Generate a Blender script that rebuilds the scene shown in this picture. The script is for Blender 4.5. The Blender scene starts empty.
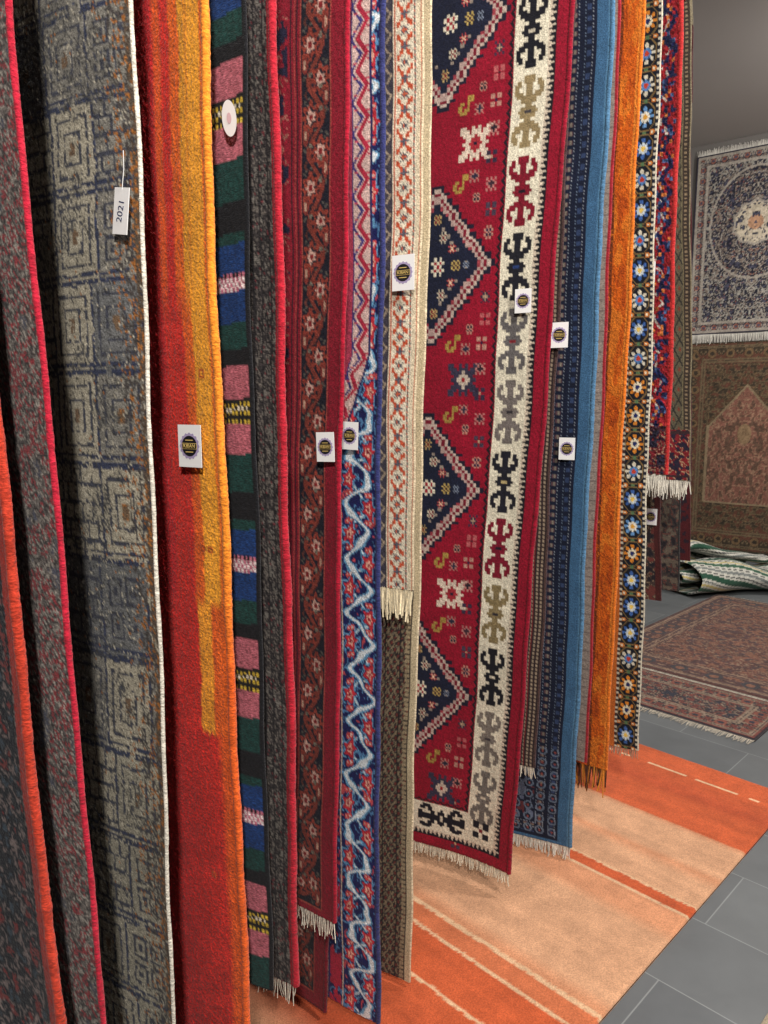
import bpy, math, random
import numpy as np
from mathutils import Matrix, Vector
random.seed(3)
rng=np.random.RandomState(5)
scene=bpy.context.scene
try: scene.view_settings.view_transform='Standard'
except Exception: pass

# ---------------------------------------------------------------- helpers
def lin(c):
    c=np.asarray(c,dtype=float)/255.0
    return np.where(c<=0.04045,c/12.92,((c+0.055)/1.055)**2.4)
def link(o): scene.collection.objects.link(o); return o
def fr(x): return x-np.floor(x)
def hsh(ix,iy,s=0):
    return fr(np.sin(ix*127.1+iy*311.7+s*74.7)*43758.5453)
def vn(x,y,s=0):
    ix=np.floor(x);iy=np.floor(y);fx=x-ix;fy=y-iy
    fx=fx*fx*(3-2*fx);fy=fy*fy*(3-2*fy)
    a=hsh(ix,iy,s);b=hsh(ix+1,iy,s);c=hsh(ix,iy+1,s);d=hsh(ix+1,iy+1,s)
    return (a*(1-fx)+b*fx)*(1-fy)+(c*(1-fx)+d*fx)*fy
def fbm(x,y,s=0): return .6*vn(x,y,s)+.4*vn(x*2.1,y*2.1,s+3)

def mk_mesh(name,verts,quads,cols=None,mats=(),smooth=True,mi=None):
    me=bpy.data.meshes.new(name)
    verts=np.ascontiguousarray(verts,dtype=np.float32);quads=np.ascontiguousarray(quads,dtype=np.int32)
    me.vertices.add(len(verts));me.vertices.foreach_set('co',verts.ravel())
    n=len(quads)
    me.loops.add(n*4);me.loops.foreach_set('vertex_index',quads.ravel())
    me.polygons.add(n);me.polygons.foreach_set('loop_start',np.arange(0,n*4,4,dtype=np.int32))
    me.update(calc_edges=True)
    me.polygons.foreach_set('use_smooth',np.full(n,smooth,dtype=bool))
    if cols is not None:
        ca=me.color_attributes.new('col','FLOAT_COLOR','POINT')
        c4=np.ones((len(verts),4),dtype=np.float32);c4[:,:3]=cols
        ca.data.foreach_set('color',c4.ravel())
    for m in mats: me.materials.append(m)
    if mi is not None: me.polygons.foreach_set('material_index',np.asarray(mi,dtype=np.int32))
    me.validate();me.update()
    return me
def gridq(nr,nc,off=0):
    i=np.arange(nr-1)[:,None]*nc+np.arange(nc-1)[None,:]
    i=i.ravel()+off
    return np.stack([i,i+1,i+nc+1,i+nc],1)
def part(name,me,parent,label=None,loc=None):
    o=link(bpy.data.objects.new(name,me));o.parent=parent
    if loc is not None:o.location=loc
    if label:o['label']=label
    return o
def root(name,loc,label,cat,group=None):
    e=link(bpy.data.objects.new(name,None));e.location=loc;e.empty_display_size=.05
    e['label']=label;e['category']=cat
    if group:e['group']=group
    return e

# ---------------------------------------------------------------- materials
def newmat(name):
    m=bpy.data.materials.new(name);m.use_nodes=True
    nt=m.node_tree;b=nt.nodes['Principled BSDF'];return m,nt,b
def rugmat(name,scale=330,bump=.5,dist=.004,rough=.95,var=.5,sheen=.12,stretch=(1,1,1)):
    m,nt,b=newmat(name);N=nt.nodes;L=nt.links
    ca=N.new('ShaderNodeVertexColor');ca.layer_name='col'
    tc=N.new('ShaderNodeTexCoord');mp=N.new('ShaderNodeMapping');mp.inputs['Scale'].default_value=stretch
    L.new(tc.outputs['Object'],mp.inputs['Vector'])
    n1=N.new('ShaderNodeTexNoise');n1.inputs['Scale'].default_value=scale;n1.inputs['Detail'].default_value=3;L.new(mp.outputs[0],n1.inputs['Vector'])
    n2=N.new('ShaderNodeTexNoise');n2.inputs['Scale'].default_value=14;n2.inputs['Detail'].default_value=3;L.new(tc.outputs['Object'],n2.inputs['Vector'])
    r1=N.new('ShaderNodeMapRange');r1.inputs[1].default_value=.3;r1.inputs[2].default_value=.7;r1.inputs[3].default_value=1-var;r1.inputs[4].default_value=1+var*.7
    L.new(n1.outputs['Fac'],r1.inputs[0])
    r2=N.new('ShaderNodeMapRange');r2.inputs[1].default_value=.3;r2.inputs[2].default_value=.7;r2.inputs[3].default_value=.86;r2.inputs[4].default_value=1.10
    L.new(n2.outputs['Fac'],r2.inputs[0])
    mu=N.new('ShaderNodeMath');mu.operation='MULTIPLY';L.new(r1.outputs[0],mu.inputs[0]);L.new(r2.outputs[0],mu.inputs[1])
    vm=N.new('ShaderNodeVectorMath');vm.operation='SCALE';L.new(ca.outputs['Color'],vm.inputs[0]);L.new(mu.outputs[0],vm.inputs['Scale'])
    L.new(vm.outputs[0],b.inputs['Base Color'])
    b.inputs['Roughness'].default_value=rough
    b.inputs['Specular IOR Level'].default_value=.15
    b.inputs['Sheen Weight'].default_value=sheen
    bp=N.new('ShaderNodeBump');bp.inputs['Strength'].default_value=bump;bp.inputs['Distance'].default_value=dist
    L.new(n1.outputs['Fac'],bp.inputs['Height']);L.new(bp.outputs[0],b.inputs['Normal'])
    return m
M_pile=rugmat('wool_pile',var=.42)
M_thick=rugmat('thick_wool_pile',scale=230,bump=.8,dist=.006,var=.4)
M_soft=rugmat('soft_hand_tufted_wool',scale=260,bump=.5,dist=.004,var=.28)
M_flat=rugmat('flatweave_wool',scale=300,bump=.5,dist=.003,stretch=(.5,.5,1.6),var=.5)
M_bind=rugmat('overcast_wool_binding',scale=260,bump=.7,dist=.004,stretch=(.6,.6,1.2),var=.4)
M_fringe=rugmat('cotton_fringe',scale=200,bump=.2,var=.2)
def plain(name,c,rough=.6,metal=0,noise=.08,scale=60):
    m,nt,b=newmat(name);N=nt.nodes;L=nt.links
    n=N.new('ShaderNodeTexNoise');n.inputs['Scale'].default_value=scale;n.inputs['Detail'].default_value=4
    tc=N.new('ShaderNodeTexCoord');L.new(tc.outputs['Object'],n.inputs['Vector'])
    cr=N.new('ShaderNodeMixRGB');c=lin(c);cr.inputs[1].default_value=(*(c*(1-noise)),1);cr.inputs[2].default_value=(*np.minimum(c*(1+noise),1),1)
    L.new(n.outputs['Fac'],cr.inputs[0]);L.new(cr.outputs[0],b.inputs['Base Color'])
    b.inputs['Roughness'].default_value=rough;b.inputs['Metallic'].default_value=metal
    return m
M_card=plain('white_card',(235,233,232),.5,noise=.03)
M_lav=plain('lavender_print',(165,150,185),.5,noise=.1,scale=900)
M_pink=plain('pink_print',(214,180,186),.5,noise=.1,scale=900)
M_black=plain('black_print',(22,20,26),.5)
M_gold=plain('gold_print',(215,185,110),.45)
M_ink=plain('blue_ink',(50,55,90),.5)
M_metal=plain('dark_painted_steel',(45,45,48),.45,metal=.6)
M_wall=plain('painted_plaster_wall',(104,100,97),.9,noise=.05,scale=3)
M_ceil=plain('painted_ceiling',(186,180,177),.95,noise=.05,scale=2)
M_base=plain('grey_baseboard_paint',(90,90,92),.6)

# ---------------------------------------------------------------- layout
d=np.array([.863,-.505,0]);d/=np.linalg.norm(d)
nb=np.array([-d[1],d[0],0])
ZT=3.1;RR=.022;TH=.008;WD=1.0;BEAM=1.15
def line(s): return np.array([.41+.697*s,2+.717*s,0])
def pos(P,lean,ph,amp,u,z,off,zt=ZT):
    k=np.clip((zt-z)/1.5,0,1)
    w=amp*np.sin(2*np.pi*u/.42+ph+z*.5)*k+amp*1.2*np.exp(-u/.05)*k*np.sin(ph*2+z*1.7)
    sh=.0025*np.sin(z*7.3+ph*3)+.0012*np.sin(z*23+ph)
    return P[None,:]+(lean*(z-1.5)-u+sh)[:,None]*d[None,:]+nb[None,:]*(off+w)[:,None]+np.array([0,0,1])[None,:]*z[:,None]

def sheet(P,lean,ph,amp,rows,us,colf,inner):
    z=np.array([r[0] for r in rows]);o=np.array([r[1] for r in rows]);vv=np.array([r[2] for r in rows])
    Uu,Z=np.meshgrid(us,z);_,O=np.meshgrid(us,o);_,VV=np.meshgrid(us,vv)
    co=pos(P,lean,ph,amp,Uu.ravel(),Z.ravel(),O.ravel())
    return co,colf(Uu,VV).reshape(-1,3),gridq(len(z),len(us))

def path(zb,zf,fine_to,step,inner,flapstep=.02):
    t=TH if inner else 0
    zs=list(np.arange(zb,min(fine_to,ZT),step))+list(np.arange(min(fine_to,ZT),ZT,.02))
    rows=[(z,t,z) for z in zs]
    r=RR-t
    for a in np.linspace(0,math.pi,9):
        rows.append((ZT+r*math.sin(a),RR-r*math.cos(a),ZT+RR*a))
    for z in np.arange(ZT-flapstep,zf,-flapstep): rows.append((z,2*RR-t,ZT+RR*3.14+(ZT-z)))
    rows.append((zf,2*RR-t,ZT+RR*3.14+(ZT-zf)))
    return rows

def tube(pts,rad,cols,nseg=8):
    pts=np.asarray(pts);n=len(pts)
    vs=[]
    for k in range(nseg):
        a=2*math.pi*k/nseg
        vs.append(pts+(d*math.cos(a)+nb*math.sin(a))[None,:]*rad[:,None])
    V=np.stack(vs,1).reshape(-1,3)
    i=np.arange(n-1)[:,None]*nseg;k=np.arange(nseg)[None,:];k2=(k+1)%nseg
    Q=np.stack([i+k,i+k2,i+k2+nseg,i+k+nseg],-1).reshape(-1,4)
    return V,Q,np.repeat(cols,nseg,0)

def fringe_mesh(base_pts,downs,length,col,width=.003,jit=.006,col2=None,out=nb,side=d):
    V=[];Q=[];C=[]
    for i,(b,dn) in enumerate(zip(base_pts,downs)):
        L=length*random.uniform(.75,1.1);c=lin(col)*random.uniform(.8,1.08)
        if col2 is not None and random.random()<.5:c=lin(col2)*random.uniform(.7,1.1)
        jx=random.uniform(-jit,jit);jy=random.uniform(-jit,jit)
        for ax in (side,out):
            o=len(V)
            for k in range(4):
                t=k/3;w=width*(1-.4*t)/2
                p=b+dn*L*t+side*jx*t*t+out*jy*t*t
                V+= [p-ax*w,p+ax*w];C+=[c,c]
            for k in range(3): Q.append((o+2*k,o+2*k+1,o+2*k+3,o+2*k+2))
    return mk_mesh('fringe',np.array(V),np.array(Q),np.array(C),[M_fringe],False)

# ---------------------------------------------------------------- tags
def flat_poly(name,polys,mats):
    me=bpy.data.meshes.new(name);V=[];F=[];MI=[]
    for pts,z,mi in polys:
        o=len(V);V+=[(x,y,z) for x,y in pts];F.append(tuple(range(o,o+len(pts))));MI.append(mi)
    me.from_pydata(V,[],F)
    for m in mats: me.materials.append(m)
    for p,i in zip(me.polygons,MI):p.material_index=i
    me.update();return me
def circ(r,n=32,sc=0,k=12): return [(math.cos(2*math.pi*i/n)*r*(1+sc*math.cos(k*2*math.pi*i/n)),math.sin(2*math.pi*i/n)*r*(1+sc*math.cos(k*2*math.pi*i/n))) for i in range(n)]
def box(name,x0,x1,y0,y1,z0,z1,mat):
    me=bpy.data.meshes.new(name)
    v=[(x,y,z) for z in (z0,z1) for x,y in ((x0,y0),(x1,y0),(x1,y1),(x0,y1))]
    me.from_pydata(v,[],[(0,3,2,1),(4,5,6,7),(0,1,5,4),(1,2,6,5),(2,3,7,6),(3,0,4,7)])
    me.materials.append(mat);me.update();return me
def curve_to_mesh(cu,name,mat):
    to=link(bpy.data.objects.new('tmp_curve',cu));bpy.context.view_layer.update()
    dg=bpy.context.evaluated_depsgraph_get()
    me=bpy.data.meshes.new_from_object(to.evaluated_get(dg));me.name=name
    me.materials.clear();me.materials.append(mat)
    bpy.data.objects.remove(to);bpy.data.curves.remove(cu)
    return me
def text_mesh(s,size,mat):
    cu=bpy.data.curves.new('lettering','FONT');cu.body=s;cu.size=size;cu.align_x='CENTER';cu.align_y='CENTER';cu.extrude=.0002
    return curve_to_mesh(cu,'lettering',mat)
TAGM=Matrix(((d[0],0,-nb[0]),(d[1],0,-nb[1]),(0,1,0)))
card_me=box('tag',-.027,.027,-.037,.037,0,.0012,M_card)
logo_me=flat_poly('logo',[(circ(.0225,96,.05,16),.0015,0),(circ(.018,40),.0018,1),([(-.0175,-.0052),(.0175,-.0052),(.0175,.0052),(-.0175,.0052)],.0020,2),([(-.0165,-.0044),(.0165,-.0044),(.0165,.0044),(-.0165,.0044)],.0022,1),([(-.009,-.011),(.009,-.011),(.009,-.0095),(-.009,-.0095)],.0022,2),([(-.009,.0095),(.009,.0095),(.009,.011),(-.009,.011)],.0022,2)],[M_lav,M_black,M_gold])
letter_cu=text_mesh('KIBAN',.0095,M_gold)
tickcard=box('tag',-.016,.016,-.034,.034,0,.0012,M_card)
ink_cu=text_mesh('2021',.017,M_ink)
roundcard=flat_poly('tag',[([(x*.6,y*1.15) for x,y in circ(.026,40)],.001,0)],[M_card])
roundlogo=flat_poly('logo',[([(x*.5,y*.9) for x,y in circ(.010,24)],.0015,0)],[M_pink])
def add_tag(rt,P,lean,ph,amp,u,z,kind='logo',tilt=0,off=-.014,sc=1.):
    p=pos(P,lean,ph,amp,np.array([u]),np.array([z]),np.array([off]))[0]
    me={'logo':card_me,'price':tickcard,'round':roundcard}[kind]
    t=part('tag',me,rt,{'logo':'white card tag with a dark round printed emblem','price':'white price tag with handwritten number','round':'pale oval tag'}[kind])
    t.location=Vector(p)-rt.location
    t.rotation_euler=(TAGM @ Matrix.Rotation(tilt,3,'Z')).to_euler()
    t.scale=(sc,sc,sc)
    if kind=='logo':
        part('logo',logo_me,t,'round dark emblem with lavender scalloped rim',(0,.0,0))
        part('lettering',letter_cu,t,'gold lettering',(0,0,.0026))
    elif kind=='price':
        part('lettering',ink_cu,t,'handwritten digits',(0,.0,.0015)).rotation_euler=(0,0,math.radians(82))
        cu=bpy.data.curves.new('string','CURVE');cu.dimensions='3D';sp=cu.splines.new('POLY');sp.points.add(2)
        for q,c in zip(sp.points,[(0,.03,.001),(.005,.06,.004),(.004,.085,.006)]):q.co=(*c,1)
        cu.bevel_depth=.0006
        part('string',curve_to_mesh(cu,'string',M_card),t)
    else:
        part('logo',roundlogo,t,'small pink oval print')

# ---------------------------------------------------------------- hanging rug builder
GROUP='rugs hanging on the display rack'
arms=[]
def hang(P,lean,zb,colf,vis,label,bind=None,brad=.007,fringe=None,tags=(),mat=None,zf=None,amp=.006,ph=None,backf=None,flen=.045,fcol2=None,fwid=.003,fsp=.0035,rough=.0012):
    P=np.array([P[0],P[1],0.]);mat=mat or M_pile
    ph=random.uniform(0,6) if ph is None else ph
    rt=root('hanging_rug',(P[0],P[1],zb),label,'rug',GROUP)
    off=np.array([P[0],P[1],zb])
    zf=ZT-.3 if zf is None else zf
    fine=1.5+.62*P[1]+.25
    us=np.concatenate([np.arange(0,vis+.05,.003),np.arange(vis+.05,WD+.01,.02)])
    usc=np.arange(0,WD+.03,.03)
    co,c,q=sheet(P,lean,ph,amp,path(zb,zf,fine,.004,False),us,colf,False)
    jit=(rng.rand(len(co),1)-.5)*rough;co=co+nb[None,:]*jit
    if backf is not None: co2,c2,q2=sheet(P,lean,ph,amp,path(zb,zf,ZT,.02,True,.004),us,backf,True)
    else:
        back=lambda U,V: colf(U,V)*.55+.02
        co2,c2,q2=sheet(P,lean,ph,amp,path(zb,zf,zb,.02,True),usc,back,True)
    V=np.concatenate([co,co2])-off;Q=np.concatenate([q,q2+len(co)]);C=np.concatenate([c,c2])
    part('rug_body',mk_mesh('rug_body',V,Q,C,[mat]),rt)
    if bind is not None:
        rows=path(zb,zf,ZT,.004,False,.004)
        z=np.array([r[0] for r in rows]);o=np.array([r[1] for r in rows])+TH/2*np.where(np.array([r[1] for r in rows])>RR,-1,1)
        pts=pos(P,lean,ph,amp,np.zeros(len(z)),z,o)-off
        cc=bind(z) if callable(bind) else np.repeat(lin(bind)[None,:],len(z),0)
        cc=cc*(.8+.35*rng.rand(len(z),1))
        rad=brad*(1+.03*np.sin(np.arange(len(z))*1.9)+.12*(rng.rand(len(z))-.5)+.16*(vn(z*40,z*0,3)-.5))
        v,qq,c3=tube(pts,rad,cc)
        part('binding',mk_mesh('binding',v,qq,c3,[M_bind]),rt,'overcast edge binding')
    if fringe is not None:
        u=np.arange(.002,WD,fsp);z=np.full(len(u),zb+.002)
        bp=pos(P,lean,ph,amp,u,z,np.full(len(u),TH/2)+(rng.rand(len(u))-.5)*.005)-off
        dn=np.array([[0,0,-1.]]*len(u))+(rng.rand(len(u),3)-.5)*.22
        part('fringe',fringe_mesh(bp,dn,flen,fringe,width=fwid,col2=fcol2),rt,'knotted end fringe')
    for t in tags: add_tag(rt,P,lean,ph,amp,*t)
    arms.append((P,lean))
    return rt

# ---------------------------------------------------------------- pattern engine
def canvas(U,col): 
    C=np.zeros(U.shape+(3,));C[:]=lin(col);return C
def put(C,m,col): C[m]=lin(col)
def sprite(C,U,V,art,cu,cv,cw,ch,cmap,period=None,swap=False):
    rows=art.strip().split('\n');ny=len(rows);nx=max(len(r) for r in rows)
    A=np.full((ny,nx),ord('.'))
    for j,r in enumerate(rows):
        for i,ch_ in enumerate(r):A[j,i]=ord(ch_)
    du=U-cu;dv=V-cv
    if swap: du,dv=dv,du
    if period: dv=(fr(dv/period+.5)-.5)*period
    ix=np.floor(du/cw+nx/2).astype(int);iy=np.floor(ny/2-dv/ch).astype(int)
    ok=(ix>=0)&(ix<nx)&(iy>=0)&(iy<ny)
    val=np.where(ok,A[np.clip(iy,0,ny-1),np.clip(ix,0,nx-1)],ord('.'))
    for k,c in cmap.items(): C[val==ord(k)]=lin(c)
AH=["....XXXXX....",".XX.XXXXX.XX.","XXX..XXX..XXX","XX...XXX...XX","XXXX.XXX.XXXX",".XXXXXXXXXXX.","...XXXXXXX...",".....XXX.....","...XXXXXXX..."]
ANCHOR="\n".join(AH+["..XXXoooXXX.."]+AH[::-1])
STAR="""
XX..X.X..XX
XXX.XXX.XXX
.XXXXoXXXX.
..XXoooXX..
.XXoonooXX.
..XXoooXX..
.XXXXoXXXX.
XXX.XXX.XXX
XX..X.X..XX"""
HOOK="""
XXX....
XXX....
..X.XX.
..X..XX
..XX.XX
...XXX."""
FLOW="""
X.X.X
.XoX.
XoooX
.XoX.
X.X.X"""
FOUR="""
XX.XX
XX.XX
..o..
XX.XX
XX.XX"""
ROS="""
..XX.XX..
.XXX.XXX.
XXooXooXX
XXoooooXX
..XoooX..
XXoooooXX
XXooXooXX
.XXX.XXX.
..XX.XX.."""
MINI="""
.X.X.
XoXoX
.XoX.
XoXoX
.X.X."""
def speck(U,V,cu,cv,s): return hsh(np.floor(U/cu),np.floor(V/cv),s)

def f1(U,V):
    C=canvas(U,(22,24,32))
    n=fbm(U/.016,V/.020,1);h=speck(U,V,.0035,.004,7)
    put(C,(abs(n-.5)<.05)&(h>.3),(112,98,96));put(C,(n>.68)&(h>.2),(112,42,42));put(C,(n<.27)&(h>.2),(52,64,76))
    lo=V<.55
    m=lo&(fbm(U/.012,V/.015,5)>.56)&(h>.35);put(C,m,(140,122,118))
    put(C,U<.024,(150,40,30));put(C,(U>.024)&(U<.030),(15,15,20))
    return C
def f2(U,V):
    C=canvas(U,(100,94,90))
    h=speck(U,V,.003,.003,2);n=fbm(U/.03,V/.035,7)
    put(C,h>.66,(58,54,54));put(C,h<.2,(144,138,130));put(C,(h>.2)&(h<.38)&(n>.38),(138,50,56))
    put(C,(abs(n-.5)<.025)&(h>.4),(124,56,60));put(C,(n<.28)&(h>.5),(72,74,86))
    return C
def f3(U,V):
    n=fbm(U/.03,V/.03,9);h=speck(U,V,.003,.0036,4)
    C=canvas(U,(152,146,130))
    blue=(50,56,80);out=(62,64,76)
    pu=.104;Vs=V+.006*(n-.5)+.045*np.sin(V*3.1)
    pv=.150
    row=np.floor(Vs/pv)
    Us=U+.004*(n-.5)+.078+.05*hsh(row,row*0,21)
    a=fr(Us/pu)*pu;b=fr(Vs/pv)*pv;col=np.floor(Us/pu)
    t=hsh(row,col,6)
    put(C,t>.7,(130,126,118));put(C,t<.3,(168,160,142));put(C,(t>.48)&(t<.55),(108,108,108))
    g=(.74+.5*h)[...,None];C*=g
    worn=fbm(U/.018,V/.05,31)
    def ink(m,c,k=.2): 
        m=m&(h>k*.6)&(worn>.24);C[m]=lin(c)*(.75+.4*h[m][:,None])
    def rect(x0,x1,y0,y1,w,c):
        ink((a>x0)&(a<x1)&(b>y0)&(b<y1)&~((a>x0+w)&(a<x1-w)&(b>y0+w)&(b<y1-w)),c)
    ink(b<.010,blue);ink((b>.015)&(b<.021),blue);ink(a<.006,blue)
    ty=hsh(row,col,9)
    C1=C.copy()
    rect(.016,.094,.032,.136,.0055,out);rect(.034,.076,.054,.112,.005,out);ink((abs(a-.055)<.007)&(abs(b-.083)<.012),(112,88,66))
    m=(ty<.4);C[~m]=C1[~m]
    m2=(ty>=.4)&(ty<.8)
    for x0 in (.018,.058):
        for y0 in (.034,.088):
            mm=(a>x0)&(a<x0+.032)&(b>y0)&(b<y0+.044);mi=(a>x0+.005)&(a<x0+.027)&(b>y0+.0055)&(b<y0+.0385)
            ink(m2&mm&~mi,out);ink(m2&(abs(a-x0-.016)<.005)&(abs(b-y0-.022)<.008),out)
    m3=ty>=.8
    ink(m3&(fr(b/.030)<.22),out);ink(m3&(fr(a/.026+.5*np.floor(b/.030))<.16),out)
    n3=fbm(U/.07,V/.10,15)
    put(C,(n3>.60)&(h>.66),(84,82,80));put(C,h>.955,(56,54,54));put(C,(h<.05),(182,174,156))
    n2=fbm(U/.010,V/.018,14);ff=np.clip(1-U/.075,0,1)
    put(C,(n2>.60-.12*ff)&(h<.42*ff+.02),(160,100,44));put(C,(U<.045)&(n2<.44)&(h>.4),(70,64,62));put(C,(U<.010)&(h>.3),(86,72,60))
    return C*.92
def f4(U,V):
    n=fbm(U/.05,V/.03,11)[...,None];n2=fbm(U/.008,V/.008,12)[...,None]
    red=np.array(lin((208,46,36)));org=np.array(lin((232,102,34)));amb=np.array(lin((248,166,50)));rd2=np.array(lin((194,34,38)))
    u=U+.003*(n[...,0]-.5)+.003*(speck(U,V,.004,.02,4)-.5)
    def prof(st):
        xs=[s[0] for s in st];return np.stack([np.interp(u,xs,[s[1][k] for s in st]) for k in range(3)],-1)
    T=prof([(0,org),(.010,org),(.014,amb),(.040,amb),(.044,amb*.6+org*.3),(.050,amb*.85),(.060,amb*.8),(.064,org),(.082,org),(.088,red),(.104,red),(.110,org*.7+red*.3),(.122,org*.6+red*.4),(.130,rd2),(.2,rd2)])
    M=prof([(0,org),(.010,org*.8+amb*.2),(.014,amb),(.048,amb*.95),(.052,org),(.070,org*.8+red*.2),(.076,red),(.12,red),(.128,rd2),(.2,rd2)])
    Lw=prof([(0,org),(.028,org*.9+red*.1),(.034,org*.8+red*.2),(.038,amb*.85+org*.15),(.066,amb*.8+org*.2),(.070,red),(.2,rd2)])
    Bt=prof([(0,org*.85+red*.15),(.020,org*.65+red*.35),(.032,red),(.2,rd2)])
    zj=V+.008*(speck(U,V,.006,.5,7)-.5)
    def sm(a,b): return np.clip((zj-a)/(b-a),0,1)[...,None]
    C=Bt*(1-sm(.885,.895))+Lw*sm(.885,.895)
    C=C*(1-sm(1.13,1.15))+M*sm(1.13,1.15)
    C=C*(1-sm(1.64,1.72))+T*sm(1.64,1.72)
    C=C*(.82+.36*n)*(.85+.3*n2)
    for (a,b) in ((.036,1.55),(.034,1.24),(.052,1.24),(.06,.6)):
        m=(abs(U-a)<.006)&(abs(V-b)<.007);m2=(abs(U-a)<.003)&(abs(V-b)<.0035)
        C[m&~m2]=lin((186,80,34))
    return C
def b4(z):
    t=np.clip((z-1.0)/.25,0,1)[:,None];return lin((232,98,36))*(1-t)+lin((244,144,44))*t
SEQ=[('pink',.058),('yb',.045),('pink',.055),('green',.07),('black',.052),('green',.018),('blue',.05),('pd',.03),('blue',.055),('green',.045),('black',.03)]
def f5(U,V):
    cols={'pink':(178,98,110),'green':(24,60,56),'black':(24,24,28),'blue':(24,56,110),'yb':(30,28,26),'pd':(190,110,130)}
    tot=sum(x[1] for x in SEQ);v=(2.075-V-.05*U)%tot
    C=canvas(U,(20,20,22));a=0
    for nme,l in SEQ:
        m=(v>=a)&(v<a+l);put(C,m,cols[nme])
        if nme=='yb':
            r=np.floor((v-a)/.0075);put(C,m&(fr(U/.010+.5*(r%2))<.5)&(r%2==1),(205,175,60));put(C,m&(r==2)&(fr(U/.01)<.5),(225,215,190))
        if nme=='pd':
            r=np.floor((v-a)/.0075);put(C,m&(fr(U/.010+.5*(r%2))<.45),(232,215,215));put(C,m&(r==0)&(fr(U/.01)<.5),(30,25,30))
        a+=l
    h=speck(U,V,.004,.004,8);C*= (.75+.5*h)[...,None]
    put(C,U<.006,(24,24,28))
    return C
def f5b(U,V):
    C=canvas(U,(60,54,54));h=speck(U,V,.003,.0036,9);h2=speck(U,V,.006,.012,19)
    put(C,h>.72,(104,96,90));put(C,h<.28,(34,30,32));put(C,(h>.28)&(h<.38)&(h2>.5),(108,44,50))
    put(C,(h2>.86)&(h>.3),(110,104,98));put(C,(fr(U/.02)<.15)&(h>.3),(38,34,36))
    put(C,U<.012,(150,30,42))
    return C
def f6(U,V,zb=.33):
    C=canvas(U,(132,18,38))
    E=np.minimum(U,V-zb)
    L=np.where(U<=V-zb,V,U)
    m=(E>.034)&(E<.110);put(C,m,(22,20,34))
    lam=.13
    # fine secondary tendrils
    for a_,k_,p_,c_ in ((.026,2,0.6,(92,48,42)),(.028,3,2.2,(84,78,72))):
        f=.072+a_*np.sin(2*np.pi*L*k_/lam+p_);put(C,m&(abs(E-f)<.0026),c_)
    f=.072+.017*np.sin(2*np.pi*L/lam);put(C,m&(abs(E-f)<.0055),(124,52,42))
    for s,p in ((1,0),(-1,.5)):
        g=(fr(L/lam+.25+p)-.5)*lam;ee=E-(.072-s*.012)
        r=np.hypot(ee*.9,g*.7);th=np.arctan2(g,ee)
        put(C,m&(r<.018+.004*np.cos(8*th)),(140,56,44));put(C,m&(r<.011+.003*np.cos(8*th)),(30,26,38));put(C,m&(r<.009+.002*np.cos(5*th)),(198,156,142));put(C,m&(r<.0045),(128,30,34))
        g=(fr(L/lam+p)-.5)*lam;ee=E-(.072+s*.025)
        put(C,m&(np.hypot(ee,g*.45)<.008),(124,48,42));put(C,m&(np.hypot(ee,g*.45)<.004),(180,140,120));put(C,m&(np.hypot(ee+s*.012,(abs(g)-.020))<.0045),(112,104,92))
    for a,b,c in ((.034,.038,(160,70,60)),(.106,.110,(160,70,60)),(.114,.118,(30,20,30)),(.122,.126,(150,60,56)),(.131,.135,(24,20,30))):
        put(C,(E>a)&(E<b),c)
    n=fbm(U/.02,V/.025,3);put(C,(E>.14)&(n>.63),(30,26,50));put(C,(E>.14)&(abs(n-.5)<.02),(150,90,80))
    put(C,(E<.006),(100,14,28))
    C*=(.8+.35*speck(U,V,.004,.004,25))[...,None]
    return C
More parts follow.
